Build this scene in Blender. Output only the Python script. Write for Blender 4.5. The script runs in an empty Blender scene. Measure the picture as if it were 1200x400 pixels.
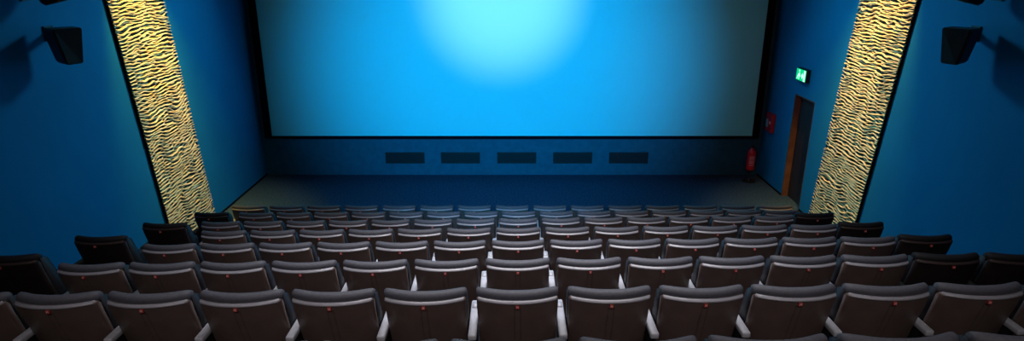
import bpy, bmesh, math, random
from mathutils import Vector, Matrix, noise
random.seed(7)
C = bpy.context.scene.collection
PI = math.pi

# ------------------------------------------------------------------ helpers
def mat(name, col, rough=.6, metal=0, spec=.5, emit=None, estr=0, noise_scale=None, noise_amt=.2, bump=0, bump_scale=200):
    m = bpy.data.materials.new(name); m.use_nodes = True
    nt = m.node_tree; b = nt.nodes['Principled BSDF']
    b.inputs['Base Color'].default_value = (*col, 1)
    b.inputs['Roughness'].default_value = rough
    b.inputs['Metallic'].default_value = metal
    b.inputs['Specular IOR Level'].default_value = spec
    if emit:
        b.inputs['Emission Color'].default_value = (*emit, 1)
        b.inputs['Emission Strength'].default_value = estr
    tc = nt.nodes.new('ShaderNodeTexCoord')
    if noise_scale:
        n = nt.nodes.new('ShaderNodeTexNoise'); n.inputs['Scale'].default_value = noise_scale
        n.inputs['Detail'].default_value = 4
        nt.links.new(tc.outputs['Object'], n.inputs['Vector'])
        r = nt.nodes.new('ShaderNodeValToRGB')
        r.color_ramp.elements[0].position = .3; r.color_ramp.elements[1].position = .7
        r.color_ramp.elements[0].color = (*[c*(1-noise_amt) for c in col], 1)
        r.color_ramp.elements[1].color = (*[min(1, c*(1+noise_amt)) for c in col], 1)
        nt.links.new(n.outputs['Fac'], r.inputs['Fac'])
        nt.links.new(r.outputs['Color'], b.inputs['Base Color'])
    if bump:
        n2 = nt.nodes.new('ShaderNodeTexNoise'); n2.inputs['Scale'].default_value = bump_scale
        nt.links.new(tc.outputs['Object'], n2.inputs['Vector'])
        bp = nt.nodes.new('ShaderNodeBump'); bp.inputs['Strength'].default_value = bump
        bp.inputs['Distance'].default_value = .01
        nt.links.new(n2.outputs['Fac'], bp.inputs['Height'])
        nt.links.new(bp.outputs['Normal'], b.inputs['Normal'])
    return m

def obj(name, bm, m, parent=None, smooth=False):
    me = bpy.data.meshes.new(name)
    bmesh.ops.recalc_face_normals(bm, faces=bm.faces)
    bm.to_mesh(me); bm.free()
    me.materials.append(m)
    if smooth:
        for p in me.polygons: p.use_smooth = True
    o = bpy.data.objects.new(name, me); C.objects.link(o)
    if parent: o.parent = parent
    return o

def add_box(bm, x0, x1, y0, y1, z0, z1, bevel=0, rot=None, piv=None):
    r = bmesh.ops.create_cube(bm, size=1)
    vs = r['verts']
    for v in vs:
        v.co = Vector(((x0+x1)/2 + v.co.x*(x1-x0), (y0+y1)/2 + v.co.y*(y1-y0), (z0+z1)/2 + v.co.z*(z1-z0)))
    if bevel:
        es = list({e for v in vs for e in v.link_edges})
        rb = bmesh.ops.bevel(bm, geom=es, offset=bevel, segments=2, affect='EDGES', profile=.5)
        vs = list(set(rb['verts']) | {v for v in vs if v.is_valid})
    if rot is not None:
        bmesh.ops.rotate(bm, verts=vs, cent=piv or (0, 0, 0), matrix=rot)
    return vs

def add_tube(bm, pts, r, n=10):
    rings = []
    P = [Vector(p) for p in pts]
    rr = r if isinstance(r, (list, tuple)) else [r]*len(P)
    for i, p in enumerate(P):
        t = (P[min(i+1, len(P)-1)] - P[max(i-1, 0)]).normalized()
        a = t.cross(Vector((0, 0, 1)))
        if a.length < .05: a = t.cross(Vector((0, 1, 0)))
        a.normalize(); b = t.cross(a)
        rings.append([bm.verts.new(p + (a*math.cos(2*PI*k/n) + b*math.sin(2*PI*k/n))*rr[i]) for k in range(n)])
    for i in range(len(rings)-1):
        for k in range(n):
            bm.faces.new((rings[i][k], rings[i][(k+1) % n], rings[i+1][(k+1) % n], rings[i+1][k]))
    bm.faces.new(rings[0]); bm.faces.new(rings[-1])

def lathe(bm, prof, n=20, cx=0, cy=0):
    add_tube(bm, [(cx, cy, z) for r, z in prof], [max(r, .001) for r, z in prof], n)

def empty(name, label, cat, loc, rot=(0, 0, 0), group=None):
    o = bpy.data.objects.new(name, None); C.objects.link(o)
    o.empty_display_size = .1
    o.location = loc; o.rotation_euler = rot
    o['label'] = label; o['category'] = cat
    if group: o['group'] = group
    return o

def struct(name, bm, m):
    o = obj(name, bm, m); o['kind'] = 'structure'
    return o

# ------------------------------------------------------------------ materials
wall_blue = mat('wall_blue_paint', (.002, .175, .38), .75, spec=.2, noise_scale=1.2, noise_amt=.06, bump=.1, bump_scale=60)
front_blue = mat('stage_front_blue', (.012, .10, .16), .85, spec=.1, noise_scale=8, noise_amt=.12)
carpet = mat('dark_teal_carpet', (.030, .064, .112), .98, spec=.05, noise_scale=26, noise_amt=.45, bump=.5, bump_scale=220)
tier_carpet = mat('tier_carpet', (.02, .022, .03), .98, spec=.05, noise_scale=60, noise_amt=.3, bump=.4)
ceil_m = mat('ceiling_dark', (.02, .03, .05), .9)
black_frame = mat('black_velvet', (.0035, .004, .010), .95, spec=.1)
screen_m = mat('matte_screen', (.13, .80, .92), .9, spec=.1)  # blue of the projected light partly put into the base colour
grille_m = mat('black_grille', (.006, .008, .012), .6)
slat_m = mat('grille_slat', (.012, .016, .024), .5)
shell_m = mat('dark_plastic_shell', (.115, .082, .074), .42, spec=.45, noise_scale=7, noise_amt=.15, bump=.12, bump_scale=90)
lip_m = mat('shell_lip', (.20, .20, .23), .30, spec=.6)
vinyl = mat('charcoal_upholstery', (.058, .061, .078), .62, spec=.35, noise_scale=60, noise_amt=.15, bump=.15, bump_scale=300)
side_m = mat('black_piping', (.012, .012, .015), .55, spec=.25)
arm_m = mat('silver_armrest', (.37, .39, .45), .42, metal=.0, spec=.5, noise_scale=30, noise_amt=.08)
steel_dark = mat('dark_steel', (.03, .03, .035), .5, metal=.4)
plate_m = mat('red_plate', (.40, .055, .05), .45)
pale_m = mat('pale_mark', (.70, .45, .42), .5)
speaker_m = mat('speaker_black', (.006, .007, .010), .55, noise_scale=30, noise_amt=.3)
speaker_face = mat('speaker_cloth', (.010, .016, .030), .8)
red_m = mat('red_enamel', (.42, .012, .02), .35)
redbox_m = mat('red_box', (.34, .012, .03), .5)
lab_m = mat('extinguisher_label', (.62, .45, .48), .6)
paleblue = mat('pale_blue_panel', (.20, .42, .58), .4)
green_m = mat('exit_green', (.0, .25, .10), .4, emit=(.0, .80, .28), estr=.85)
white_lit = mat('exit_white', (.5, .9, .7), .4, emit=(.50, 1, .70), estr=1.4)
wood_m = mat('brown_door_wood', (.13, .068, .05), .6, noise_scale=5, noise_amt=.3)
door_dark = mat('dark_door', (.022, .018, .020), .6, noise_scale=5, noise_amt=.2)
glint_m = mat('chrome', (.6, .6, .62), .25, metal=1)

def panel_material():
    m = bpy.data.materials.new('wave_relief'); m.use_nodes = True
    nt = m.node_tree; b = nt.nodes['Principled BSDF']
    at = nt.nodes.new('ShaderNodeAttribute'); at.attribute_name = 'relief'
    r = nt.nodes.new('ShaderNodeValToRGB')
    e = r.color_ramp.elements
    e[0].position = .34; e[0].color = (.012, .03, .035, 1)  # dark gaps between ribs and valley shade, both put into the colour
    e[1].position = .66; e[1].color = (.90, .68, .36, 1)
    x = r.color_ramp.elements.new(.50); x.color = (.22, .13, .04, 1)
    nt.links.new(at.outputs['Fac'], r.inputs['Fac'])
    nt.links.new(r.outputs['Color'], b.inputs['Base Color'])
    b.inputs['Roughness'].default_value = .55
    b.inputs['Specular IOR Level'].default_value = .3
    return m
relief_m = panel_material()

# ------------------------------------------------------------------ the hall
W = 5.81            # half width
YB = 14.08          # back wall under the screen
CEIL = 6.1
YR = -3.2
bm = bmesh.new(); add_box(bm, -W-.3, W+.6, 9.0, YB+.2, -.2, 0)
struct('floor', bm, carpet)
bm = bmesh.new(); add_box(bm, -W-.2, W+.6, YR-.2, YB+.2, CEIL, CEIL+.2); struct('ceiling', bm, ceil_m)
bm = bmesh.new(); add_box(bm, -W-.2, -W, YR-.2, YB+.2, -.2, CEIL); struct('wall_left', bm, wall_blue)
D0, D1, DH = 11.80, 12.68, 2.23
bm = bmesh.new()
add_box(bm, W, W+.2, YR-.2, D0, -.2, CEIL)
add_box(bm, W, W+.2, D1, YB+.2, -.2, CEIL)
add_box(bm, W, W+.2, D0, D1, DH, CEIL)
struct('wall_right', bm, wall_blue)
bm = bmesh.new(); add_box(bm, -W, W, YB, YB+.2, 0, CEIL); struct('wall_front', bm, front_blue)
bm = bmesh.new(); add_box(bm, -W-.2, W+.6, YR-.2, YR, -.2, CEIL); struct('wall_rear', bm, ceil_m)
# door niche: leaf set back, brown reveals
bm = bmesh.new(); add_box(bm, W+.13, W+.18, D0+.0, D1-.0, 0, DH); dr = struct('door_1', bm, door_dark)
bm = bmesh.new(); add_box(bm, W+.085, W+.1295, D0+.08, D0+.10, .98, 1.02); add_box(bm, W+.07, W+.085, D0+.08, D0+.20, .98, 1.02)
obj('door_handle', bm, glint_m, dr)
bm = bmesh.new()
add_box(bm, W+.002, W+.128, D1-.025, D1-.001, 0, DH)
add_box(bm, W+.002, W+.128, D0+.001, D0+.025, 0, DH)
add_box(bm, W+.002, W+.128, D0+.025, D1-.025, DH-.025, DH-.001)
struct('trim_1', bm, wood_m)
# dark baseboards
bm = bmesh.new(); add_box(bm, -W, -W+.012, 9.9, YB, 0, .04); struct('baseboard_left', bm, black_frame)
bm = bmesh.new(); add_box(bm, W-.012, W, 9.9, D0, 0, .04); add_box(bm, W-.012, W, D1, YB, 0, .04); struct('baseboard_right', bm, black_frame)

# ------------------------------------------------------------------ tiers
NROW = 7
TILT = {r: .0115 for r in range(-3, 6)}; TILT[0] = .016; TILT[6] = .005; TILT[7] = 0
def rowY(r): return 3.287 + 1.0564*(r-1)
def rowZ(r): return 4.71 - (1.924 + .3237*(r-1)) - .85 + (.005 if r == 0 else 0)
def depth(r): return 3.722 + 1.1046*(r-1)
n_tr = 2
for r in range(-3, 7):
    bm = bmesh.new()
    y0 = rowY(r)+.03 if r > -3 else YR
    vs = add_box(bm, -W, W, y0, rowY(r+1)+.03, -.2, 0)
    for v in vs:
        if v.co.z > -.1: v.co.z = rowZ(r) + TILT[r]*v.co.x
    struct('trim_%d' % n_tr, bm, tier_carpet); n_tr += 1

# ------------------------------------------------------------------ screen
root = empty('projection_screen', 'wide cinema projection screen glowing cyan blue in a black frame', 'screen', (0, 13.95, .94))
SX, SH = 5.66, 4.82
bm = bmesh.new()
add_box(bm, -SX+.13, SX-.13, 0, .02, .05, SH-.1)
obj('screen_surface', bm, screen_m, root)
bm = bmesh.new()
add_box(bm, -SX-.02, -SX+.13, -.05, .05, 0, SH)
add_box(bm, SX-.13, SX+.02, -.05, .05, 0, SH)
add_box(bm, -SX+.13, SX-.13, -.05, .05, 0, .05)
add_box(bm, -SX+.13, SX-.13, -.05, .05, SH-.1, SH)
add_box(bm, -SX+.13, SX-.13, .03, .10, .01, SH-.02)
obj('frame', bm, black_frame, root)

# ------------------------------------------------------------------ vents
words = ['leftmost', 'second from the left', 'middle', 'fourth from the left', 'rightmost']
for i, cx in enumerate((-2.515, -1.21, .11, 1.425, 2.74)):
    t = empty('ventilation_grille', 'black wide ventilation grille below the screen, %s of the five' % words[i], 'vent',
              (cx, YB, .425), group='ventilation grilles below the screen')
    bm = bmesh.new(); add_box(bm, -.44, .44, -.012, -.002, -.115, .115); obj('backing', bm, grille_m, t)
    bm = bmesh.new()
    add_box(bm, -.46, .46, -.025, -.002, .115, .135); add_box(bm, -.46, .46, -.025, -.002, -.135, -.115)
    add_box(bm, -.46, -.44, -.025, -.002, -.115, .115); add_box(bm, .44, .46, -.025, -.002, -.115, .115)
    obj('frame', bm, grille_m, t)
    bm = bmesh.new()
    for k in range(7):
        z = -.09 + k*.03
        add_box(bm, -.44, .44, -.024, -.014, z-.004, z+.004, rot=Matrix.Rotation(.5, 3, 'X'), piv=(0, -.02, z))
    obj('slats', bm, slat_m, t)

# ------------------------------------------------------------------ wave relief strips
def relief_h(u, z, seed):
    # u along the wall, z up; branching horizontal ripples
    w = noise.noise(Vector((u*2.6, z*3.0, seed))) * .10 + noise.noise(Vector((u*7.5, z*9.0, seed+9))) * .030
    w2 = noise.noise(Vector((u*2.2, z*2.6, seed+33))) * .10
    P = .060
    w3 = noise.noise(Vector((u*4.2, z*4.5, seed+80))) * .07
    a = .5+.5*math.sin(2*PI*(z + w)/P)
    b = .5+.5*math.sin(2*PI*(z + w2)/P + 1.9)
    c = .5+.5*math.sin(2*PI*(z + w3)/P + 4.0)
    k = noise.noise(Vector((u*2.4, z*2.8, seed+60)))
    return max(a**2, b**2*min(1, .78+k), c**2*min(1, .6-k))

def wave_strip(side, name_label, seed):
    X = W*side
    t = empty('wave_relief_panel', name_label, 'wall panel', (X - side*.006, 10.4, 0))
    NU, NZ = 64, 1150
    H0, H1 = .09, CEIL-.03
    SL = -.138     # leans towards the seats as it rises
    Y0, Wd = 9.80, 1.52
    me = bpy.data.meshes.new('relief'); vs = []; fs = []; at = []
    for j in range(NZ):
        z = H0 + (H1-H0)*j/(NZ-1)
        for i in range(NU):
            u = i/(NU-1)
            y = Y0 + SL*z + Wd*u
            h = relief_h(y, z, seed)
            # ragged far edge where the ribs run out
            fade = min(1, (1-u)*9 + .25*random.random()) if u > .86 else 1
            hh = .012 + .042*h*max(.05, fade)
            if i == NU-1: y += (h-.5)*.10
            elif i == NU-2: y += (h-.5)*.05
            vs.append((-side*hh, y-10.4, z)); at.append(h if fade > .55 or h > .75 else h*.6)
    for j in range(NZ-1):
        for i in range(NU-1):
            a = j*NU+i
            fs.append((a, a+1, a+NU+1, a+NU) if side < 0 else (a, a+NU, a+NU+1, a+1))
    me.from_pydata(vs, [], fs)
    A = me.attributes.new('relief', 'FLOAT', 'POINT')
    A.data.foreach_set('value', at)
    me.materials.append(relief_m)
    for p in me.polygons: p.use_smooth = True
    o = bpy.data.objects.new('relief_face', me); C.objects.link(o); o.parent = t
    # black side edge towards the seats
    bm = bmesh.new()
    def slab(ya, yb, d):
        q = []
        for z in (H0, H1):
            for (yy, xx) in ((ya, 0), (yb, 0), (yb, d), (ya, d)):
                q.append(bm.verts.new((-side*xx, yy+Y0+SL*z-10.4, z)))
        bm.faces.new(q[0:4]); bm.faces.new(q[4:8])
        for k in range(4): bm.faces.new((q[k], q[(k+1) % 4], q[4+(k+1) % 4], q[4+k]))
    slab(-.012, -.001, .022)
    obj('edge_strip', bm, black_frame, t)
    bm = bmesh.new(); slab(0, Wd, .014); obj('backing_board', bm, black_frame, t)
    return t
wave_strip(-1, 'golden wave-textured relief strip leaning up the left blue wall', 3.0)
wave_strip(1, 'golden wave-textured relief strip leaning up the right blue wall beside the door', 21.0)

# ------------------------------------------------------------------ wall speakers and spotlights
def surround_speaker(side, label):
    t = empty('wall_speaker', label, 'speaker', (side*W, 7.76, 3.79), group='surround speakers on the side walls')
    s = -side
    R = Matrix.Rotation(side*math.radians(38), 3, 'Z') @ Matrix.Rotation(math.radians(0), 3, 'X')
    bm = bmesh.new()
    # wedge cabinet: wider and deeper at the top, local front = -Y turned to the room
    top = [(-.19, -.17), (.19, -.17), (.15, .15), (-.15, .15)]
    bot = [(-.17, -.09), (.17, -.09), (.12, .10), (-.12, .10)]
    cx = Vector((s*.36, 0, 0))
    q = [bm.verts.new(R @ Vector((x, y, .21)) + cx) for x, y in top] + [bm.verts.new(R @ Vector((x, y, -.22)) + cx) for x, y in bot]
    bm.faces.new(q[:4]); bm.faces.new(q[4:])
    for k in range(4): bm.faces.new((q[k], q[(k+1) % 4], q[4+(k+1) % 4], q[4+k]))
    bmesh.ops.bevel(bm, geom=list(bm.edges), offset=.012, segments=2, affect='EDGES')
    obj('cabinet', bm, speaker_m, t)
    bm = bmesh.new()
    f = [(-.165, -.176, .18), (.165, -.176, .18), (.15, -.106, -.19), (-.15, -.106, -.19)]
    g = [bm.verts.new(R @ Vector(p) + cx) for p in f] + [bm.verts.new(R @ Vector((p[0], p[1]+.02, p[2])) + cx) for p in f]
    bm.faces.new(g[:4]); bm.faces.new(g[4:])
    for k in range(4): bm.faces.new((g[k], g[(k+1) % 4], g[4+(k+1) % 4], g[4+k]))
    obj('front_grille', bm, speaker_face, t)
    bm = bmesh.new()
    add_box(bm, min(s*.001, s*.02), max(s*.001, s*.02), .14, .30, .03, .21)
    add_tube(bm, [(s*.015, .22, .12), (s*.12, .20, .12), (s*.30, .06, .12)], .045, 10)
    obj('wall_bracket', bm, speaker_m, t)
surround_speaker(-1, 'black wedge surround speaker on a bracket, left blue wall')
surround_speaker(1, 'black wedge surround speaker on a bracket, right blue wall')

def spot_fixture(side, label):
    t = empty('wall_spotlight', label, 'spotlight', (side*W, 7.72, 4.42), group='spotlights above the side speakers')
    s = -side
    R = Matrix.Rotation(side*math.radians(55), 3, 'Z') @ Matrix.Rotation(math.radians(-72), 3, 'X')
    c = Vector((s*.36, .05, .0))
    def P(v): return R @ Vector(v) + c
    bm = bmesh.new()
    add_tube(bm, [P((0, 0, z)) for z in (-.20, -.17, -.05, .12, .18, .20)], [.07, .11, .12, .13, .15, .15], 20)
    obj('lamp_housing', bm, speaker_m, t, True)
    bm = bmesh.new()
    add_tube(bm, [P((0, 0, z)) for z in (.195, .206)], [.135, .13], 20); obj('lens', bm, speaker_face, t)
    bm = bmesh.new()
    add_box(bm, min(0, s*.02)+s*.001, max(0, s*.02), -.07, .07, -.10, .10)
    add_tube(bm, [(s*.01, 0, 0), (s*.14, 0, 0), (s*.18, -.02, 0), P((-.15, 0, 0)), P((-.15, 0, .02))], .016, 8)
    add_tube(bm, [P((-.16, 0, 0)), P((.16, 0, 0))], .014, 8)
    obj('yoke', bm, steel_dark, t)
    bm = bmesh.new(); add_tube(bm, [P((-.15, 0, 0)), P((-.19, 0, 0))], [.028, .024], 12)
    obj('clamp_knob', bm, glint_m, t)
spot_fixture(-1, 'black spotlight with clamp knob above the speaker, left wall')
spot_fixture(1, 'black spotlight with clamp knob above the speaker, right wall')

# ------------------------------------------------------------------ exit sign, alarm box, extinguisher
t = empty('exit_sign', 'small glowing green emergency exit sign above the door', 'exit sign', (W, 12.36, 2.66))
bm = bmesh.new(); add_box(bm, -.085, -.001, -.22, .21, -.13, .13, .006); obj('housing', bm, speaker_m, t)
bm = bmesh.new(); add_box(bm, -.094, -.086, -.205, .195, -.11, .11); obj('green_face', bm, green_m, t)
bm = bmesh.new()  # doorway bar, arrow and running figure pictogram
add_box(bm, -.099, -.0945, -.195, -.135, -.105, .105)
def fl(p):
    q = [bm.verts.new((-.0965, y, z)) for y, z in p]; q2 = [bm.verts.new((-.0945, y, z)) for y, z in p]
    bm.faces.new(q); bm.faces.new(q2[::-1])
    for k in range(len(p)): bm.faces.new((q[k], q2[k], q2[(k+1) % len(p)], q[(k+1) % len(p)]))
fl([(-.02, -.01), (-.08, .05), (-.08, .02), (-.11, .02), (-.11, -.04), (-.08, -.04), (-.08, -.07)])
fl([(.09, .02), (.05, .05), (.02, .0), (.06, -.09), (.08, -.09), (.06, -.02), (.10, -.04), (.13, -.09), (.15, -.08), (.12, -.01)])
fl([(.065+.022*math.cos(a*PI/4), .078+.022*math.sin(a*PI/4)) for a in range(8)])
obj('pictogram', bm, white_lit, t)

t = empty('fire_alarm_box', 'small red fire alarm box on the right wall left of the door', 'alarm box', (W, 13.62, 1.40))
bm = bmesh.new(); add_box(bm, -.08, 0, -.17, .15, -.22, .20, .012); obj('casing', bm, redbox_m, t)
bm = bmesh.new(); add_box(bm, -.090, -.081, .01, .12, -.12, .06, .003); obj('glass_panel', bm, paleblue, t)
bm = bmesh.new(); lathe(bm, [(.035, 0), (.035, .012)], 14)
bmesh.ops.rotate(bm, verts=bm.verts, matrix=Matrix.Rotation(-PI/2, 3, 'Y')); bmesh.ops.translate(bm, verts=bm.verts, vec=(-.08, -.09, .0))
obj('call_button', bm, pale_m, t)

t = empty('fire_extinguisher', 'red fire extinguisher on a black floor stand in the corner right of the screen', 'fire extinguisher', (5.44, 13.62, 0))
bm = bmesh.new()
lathe(bm, [(.075, .28), (.09, .29), (.092, .32), (.092, .68), (.085, .72), (.06, .755), (.03, .775), (.025, .80)], 24)
obj('cylinder', bm, red_m, t, True)
bm = bmesh.new()
for k in range(5):
    z = .40+k*.05
    for s0 in range(-4, 5):
        a0 = -PI/2 + s0*.16 - .06; a1 = a0 + .10
        q = [bm.verts.new((.0935*math.cos(a), .0935*math.sin(a), zz)) for a, zz in ((a0, z), (a1, z), (a1, z+(.03 if k % 2 else .02)), (a0, z+(.03 if k % 2 else .02)))]
        bm.faces.new(q)
obj('instruction_label', bm, lab_m, t)
bm = bmesh.new()
add_box(bm, -.02, .02, -.02, .02, .795, .83); add_box(bm, -.02, .02, -.13, .02, .83, .845, .003); add_box(bm, -.015, .015, -.12, .0, .862, .875, .003)
obj('valve_handle', bm, steel_dark, t)
bm = bmesh.new()
add_tube(bm, [(.02, 0, .81), (.09, -.01, .80), (.125, -.02, .70), (.12, -.02, .5), (.11, -.02, .38)], [.010, .010, .010, .010, .018], 8)
obj('hose', bm, speaker_m, t, True)
bm = bmesh.new()
lathe(bm, [(.15, .001), (.15, .012), (.03, .02), (.018, .04), (.018, .27), (.07, .275), (.07, .279)], 24)
obj('floor_stand', bm, speaker_m, t)
bm = bmesh.new(); lathe(bm, [(.022, .05), (.022, .075)], 12); obj('stand_collar', bm, glint_m, t)

# ------------------------------------------------------------------ cinema seat (origin on the floor, +Y to the screen)
HW = .2515
def yc(x): return .062*abs(x/HW)**2.2
def sweep(prof, xs, wfun=None, top_r=0, zt=None):
    """closed profile (y,z) swept over stations xs (x, inset)"""
    bm = bmesh.new(); rings = []
    cy = sum(p[0] for p in prof)/len(prof); cz = sum(p[1] for p in prof)/len(prof)
    for x, k, dz in xs:
        ring = []
        for (y, z) in prof:
            yy = cy + (y-cy)*k; zz = z
            if zt is not None and z > zt: zz = z - dz*(z-zt)/(.06)
            w = wfun(z) if wfun else 1
            ring.append(bm.verts.new((x*w, yy + yc(x), zz)))
        rings.append(ring)
    n = len(prof)
    for i in range(len(rings)-1):
        for j in range(n):
            bm.faces.new((rings[i][j], rings[i][(j+1) % n], rings[i+1][(j+1) % n], rings[i+1][j]))
    bm.faces.new(rings[0]); bm.faces.new(rings[-1][::-1])
    return bm
def stations(hw, n=12, edge=.012, k=.72, dz=.0):
    s = [(-hw, k, dz), (-hw+edge*.35, (1+k)/2+.08, dz*.45), (-hw+edge, 1, dz*.15)]
    for i in range(1, n): s.append((-hw+edge + (2*hw-2*edge)*i/n, 1, 0))
    s += [(hw-edge, 1, dz*.15), (hw-edge*.35, (1+k)/2+.08, dz*.45), (hw, k, dz)]
    return s
taper = lambda z: 1 - .05*max(0, (.80-z)/.5)

seat = empty('cinema_seat', '', 'seat', (0, 0, 0))
# shell: outer back surface, reclined
prof = [(.185, .30), (.150, .40), (.105, .52), (.060, .65), (.022, .77), (.002, .845), (-.003, .858), (.000, .864),
        (.012, .868), (.045, .870), (.075, .80), (.11, .65), (.155, .52), (.20, .40), (.225, .31)]
obj('backrest_shell', sweep(prof, stations(HW-.004, 12, .016, .8), taper), shell_m, seat, True)
# rolled lip along the shell top, caught overhead light put into its paler grey
prof = [(-.005, .856), (-.007, .862), (-.003, .868), (.005, .873), (.016, .876), (.028, .876), (.028, .864), (.008, .856)]
obj('shell_lip', sweep(prof, stations(HW-.012, 12, .010, .5)), lip_m, seat, True)
# headrest roll
prof = [(.020, .866), (.016, .878), (.017, .894), (.023, .908), (.035, .917), (.052, .920), (.068, .917), (.080, .908), (.086, .895),
        (.088, .875), (.085, .84), (.055, .84)]
obj('headrest', sweep(prof, stations(HW-.002, 12, .030, .80, .018), None, 0, .868), vinyl, seat, True)
# cushion and its black side piping, wraps both flanks
prof = [(.030, .868), (.080, .872), (.120, .85), (.165, .76), (.235, .60), (.30, .45), (.33, .36), (.25, .32), (.185, .40), (.140, .52), (.095, .65), (.055, .78)]
obj('back_cushion', sweep(prof, stations(HW-.001, 10, .02, .85), taper), side_m, seat, True)
# tipped-up seat pan
bm = bmesh.new()
add_box(bm, -.225, .225, .31, .41, .34, .64, .03, Matrix.Rotation(.12, 3, 'X'), (0, .34, .42))
obj('seat_cushion', bm, vinyl, seat, True)
# number plate with small raised mark
bm = bmesh.new(); add_box(bm, -.0115, .0115, -.0095, .004, .831, .854, .002)
plate = obj('number_plate', bm, plate_m, seat)
bm = bmesh.new(); add_box(bm, -.006, -.003, -.0108, -.009, .838, .850); add_box(bm, .003, .006, -.0108, -.009, .838, .850); add_box(bm, -.003, .003, -.0108, -.009, .8425, .8455); obj('plate_mark', bm, pale_m, plate)
# pair of fine ribs below the plate
bm = bmesh.new()
for sx in (-.018, .018):
    add_tube(bm, [(sx, .001, .835), (sx, .020, .77), (sx, .0585, .65), (sx, .1035, .52)], .0022, 6)
obj('shell_rib', bm, shell_m, seat)
# armrest on the left side (shared with the neighbour)
def armrest_bm(cx):
    bm = bmesh.new()
    add_box(bm, cx-.0265, cx+.0265, .035, .47, .585, .625, .010)
    add_box(bm, cx-.018, cx+.018, .36, .44, .6251, .628)
    return bm
def leg_bm(cx):
    bm = bmesh.new()
    q = [(.16, .02), (.40, .02), (.37, .30), (.42, .585), (.10, .585), (.20, .30)]
    a = [bm.verts.new((cx-.017, y, z)) for y, z in q]; b = [bm.verts.new((cx+.017, y, z)) for y, z in q]
    bm.faces.new(a); bm.faces.new(b[::-1])
    for k in range(len(q)): bm.faces.new((a[k], b[k], b[(k+1) % len(q)], a[(k+1) % len(q)]))
    add_box(bm, cx-.03, cx+.03, .12, .44, .001, .02)
    return bm
obj('armrest', armrest_bm(-.28), arm_m, seat, True)
obj('leg', leg_bm(-.28), steel_dark, seat)

end_arm = None
def copy_seat(loc, rot, scale, label, group, first):
    if first: r = seat
    else:
        r = seat.copy(); C.objects.link(r)
        for ch in base_children:
            c = ch.copy(); C.objects.link(c); c.parent = r
            for g in sub.get(ch.name, []):
                d = g.copy(); C.objects.link(d); d.parent = c
    r.location = loc; r.rotation_euler = rot; r.scale = scale
    r['label'] = label; r['group'] = group
    return r
base_children = list(seat.children)
sub = {ch.name: list(ch.children) for ch in base_children}
arm_mesh = None

rown = ['nearest row at the bottom edge', 'first full row from the camera', 'second full row', 'third full row', 'fourth full row',
        'fifth full row', 'sixth full row', 'front row by the screen']
ordn = ['', 'first', 'second', 'third', 'fourth', 'fifth', 'sixth', 'seventh', 'eighth']
def seat_label(r, k, dark=False):
    adj = 'shade-darkened' if dark else 'charcoal'
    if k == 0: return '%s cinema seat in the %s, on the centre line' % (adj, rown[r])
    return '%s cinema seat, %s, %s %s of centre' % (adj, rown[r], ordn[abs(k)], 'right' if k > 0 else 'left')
shade_shell = mat('shaded_seat_plastic', (.020, .014, .014), .5, spec=.25, noise_scale=9)
shade_vinyl = mat('shaded_seat_vinyl', (.010, .010, .013), .65, spec=.2, noise_scale=60)
shade_lip = mat('shaded_seat_lip', (.030, .020, .020), .4, spec=.3)
shade_arm = mat('shaded_seat_armrest', (.05, .05, .055), .5, spec=.3)
shade_of = {'dark_plastic_shell': shade_shell, 'charcoal_upholstery': shade_vinyl, 'shell_lip': shade_lip, 'silver_armrest': shade_arm}  # seat colours darkened to stand for shade at the row ends
first = True
for r in range(0, 8):
    z0 = rowZ(r) if r < 7 else 0
    dep = depth(r)
    pitch = .56 if r < 7 else .6275
    sc = (1, 1, 1) if r < 7 else (1.10, 1, 1)
    ks = {0: range(-4, 5)}.get(r, range(-7, 8))
    if r == 6: ks = range(-8, 8)
    last = max(ks)
    for k in ks:
        tl = TILT.get(r, 0)
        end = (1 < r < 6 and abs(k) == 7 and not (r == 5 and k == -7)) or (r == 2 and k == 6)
        x0 = 0 if (end or r == 7 or r == 0) else .01132*dep
        x = x0 + k*pitch
        if end and k == max(ks): x += .01132*dep
        y = rowY(r); roll = -math.atan(tl)
        if r == 2 and k == 6: x += .01132*dep
        if r == 6 and k == -8: x = -4.49; y += .02
        if end:
            perp = .0105*dep*.9 - tl*x*.89
            dy = perp/(.53-.028*r); y += dy
            if k < 0: x = x*(1 + .95*dy/dep) - .045
            roll = 0
        lab = seat_label(r, k, end)
        if r == 6 and k == -8: lab = 'shade-darkened cinema seat at the far left end of the sixth full row'
        o = copy_seat((x, y, z0 + tl*x + .002), (0, roll, 0), sc, lab, 'seats of the ' + rown[r], first)
        first = False
        if end or (r == 6 and k == -8):     # row-end seats take the shade-darkened colours
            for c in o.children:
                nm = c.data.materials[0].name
                if nm in shade_of:
                    c.material_slots[0].link = 'OBJECT'; c.material_slots[0].material = shade_of[nm]
        if k == last:   # closing armrest at the row end
            if arm_mesh is None:
                a = obj('armrest', armrest_bm(.28), arm_m, o, True); l = obj('leg', leg_bm(.28), steel_dark, o)
                arm_mesh = (a, l)
            else:
                for q in arm_mesh:
                    c = q.copy(); C.objects.link(c); c.parent = o

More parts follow.
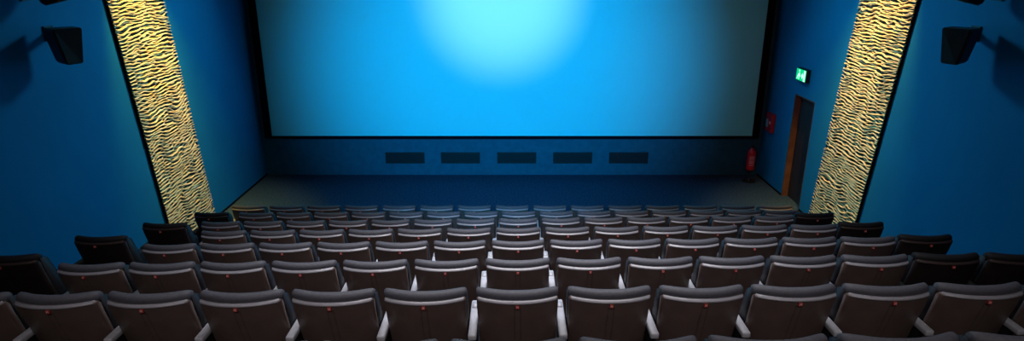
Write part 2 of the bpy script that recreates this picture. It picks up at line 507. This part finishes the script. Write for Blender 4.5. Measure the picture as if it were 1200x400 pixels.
# ------------------------------------------------------------------ lights
def aim(o, tgt):
    d = Vector(tgt) - o.location
    o.rotation_euler = d.to_track_quat('-Z', 'Y').to_euler()
def spot(name, loc, tgt, col, power, ang, blend=1, size=.1):
    l = bpy.data.lights.new(name, 'SPOT'); l.energy = power; l.color = col
    l.spot_size = math.radians(ang); l.spot_blend = blend; l.shadow_soft_size = size
    o = bpy.data.objects.new(name, l); C.objects.link(o); o.location = loc; aim(o, tgt); return o
def area(name, loc, tgt, col, power, sx, sy, spread=180):
    l = bpy.data.lights.new(name, 'AREA'); l.shape = 'RECTANGLE'; l.size = sx; l.size_y = sy
    l.energy = power; l.color = col; l.spread = math.radians(spread)
    o = bpy.data.objects.new(name, l); C.objects.link(o); o.location = loc; aim(o, tgt); return o
# projector light on the screen
spot('projector_wide', (-.3, 1.0, 5.7), (-.25, 13.95, 2.6), (.0, .48, 1.0), 7900, 44.5, 1.0, .15)
spot('projector_core', (-.2, 1.0, 5.7), (-.22, 13.95, 4.15), (1.0, .40, .16), 9500, 18.5, 1.0, .15)
spot('corner_grey_fill', (.6, 1.0, 5.7), (4.7, 13.95, 2.0), (1.0, .12, .05), 560, 26, 1.0, .15)  # added spot, greys the lower right of the screen
# house light over the middle of the seating
area('house_light', (.1, 5.5, 6.0), (.1, 5.3, 0), (1.0, .96, .98), 138, 3.6, 3.4, 98)
# added unseen fill from above the camera, grazing the seat backs
area('seat_back_fill', (0, .1, 5.95), (0, 4.4, 2.0), (1.0, .86, .80), 27, 6.0, .4, 95)
# wall-washers at each relief strip, plus added mid and foot spots
for s in (-1, 1):
    spot('strip_wash', (s*5.15, 9.5, 6.03), (s*5.82, 10.35, 2.2), (1.0, .60, .05) if s < 0 else (1.0, .50, .09), 1150, 52, .8, .06)
    spot('strip_mid', (s*4.9, 9.9, 6.0), (s*5.82, 10.6, 1.2), (1.0, .58, .10), 800, 34, .8, .06)
    spot('strip_foot', (s*4.6, 10.2, 5.9), (s*5.8, 10.9, .8), (1.0, .60, .36), 150 if s < 0 else 40, 20, .8, .06)
# soft blue side fill
for s in (-1, 1):
    area('blue_fill', (s*2.6, 11.8, 5.9), (s*5.8, 9.0, 1.9), (.15, .75, 1.0), 52, 1.0, 1.0, 100)

w = bpy.data.worlds.new('World'); bpy.context.scene.world = w; w.use_nodes = True
w.node_tree.nodes['Background'].inputs[0].default_value = (.0, .01, .02, 1)

# ------------------------------------------------------------------ camera
cd = bpy.data.cameras.new('camera'); cam = bpy.data.objects.new('camera', cd); C.objects.link(cam)
cd.sensor_width = 36; cd.lens = 733/1200*36
cam.location = (0, 0, 4.71); cam.rotation_euler = (math.radians(90-18.1), 0, 0)
bpy.context.scene.camera = cam
S = bpy.context.scene
S.view_settings.view_transform = 'Standard'
S.view_settings.look = 'None'
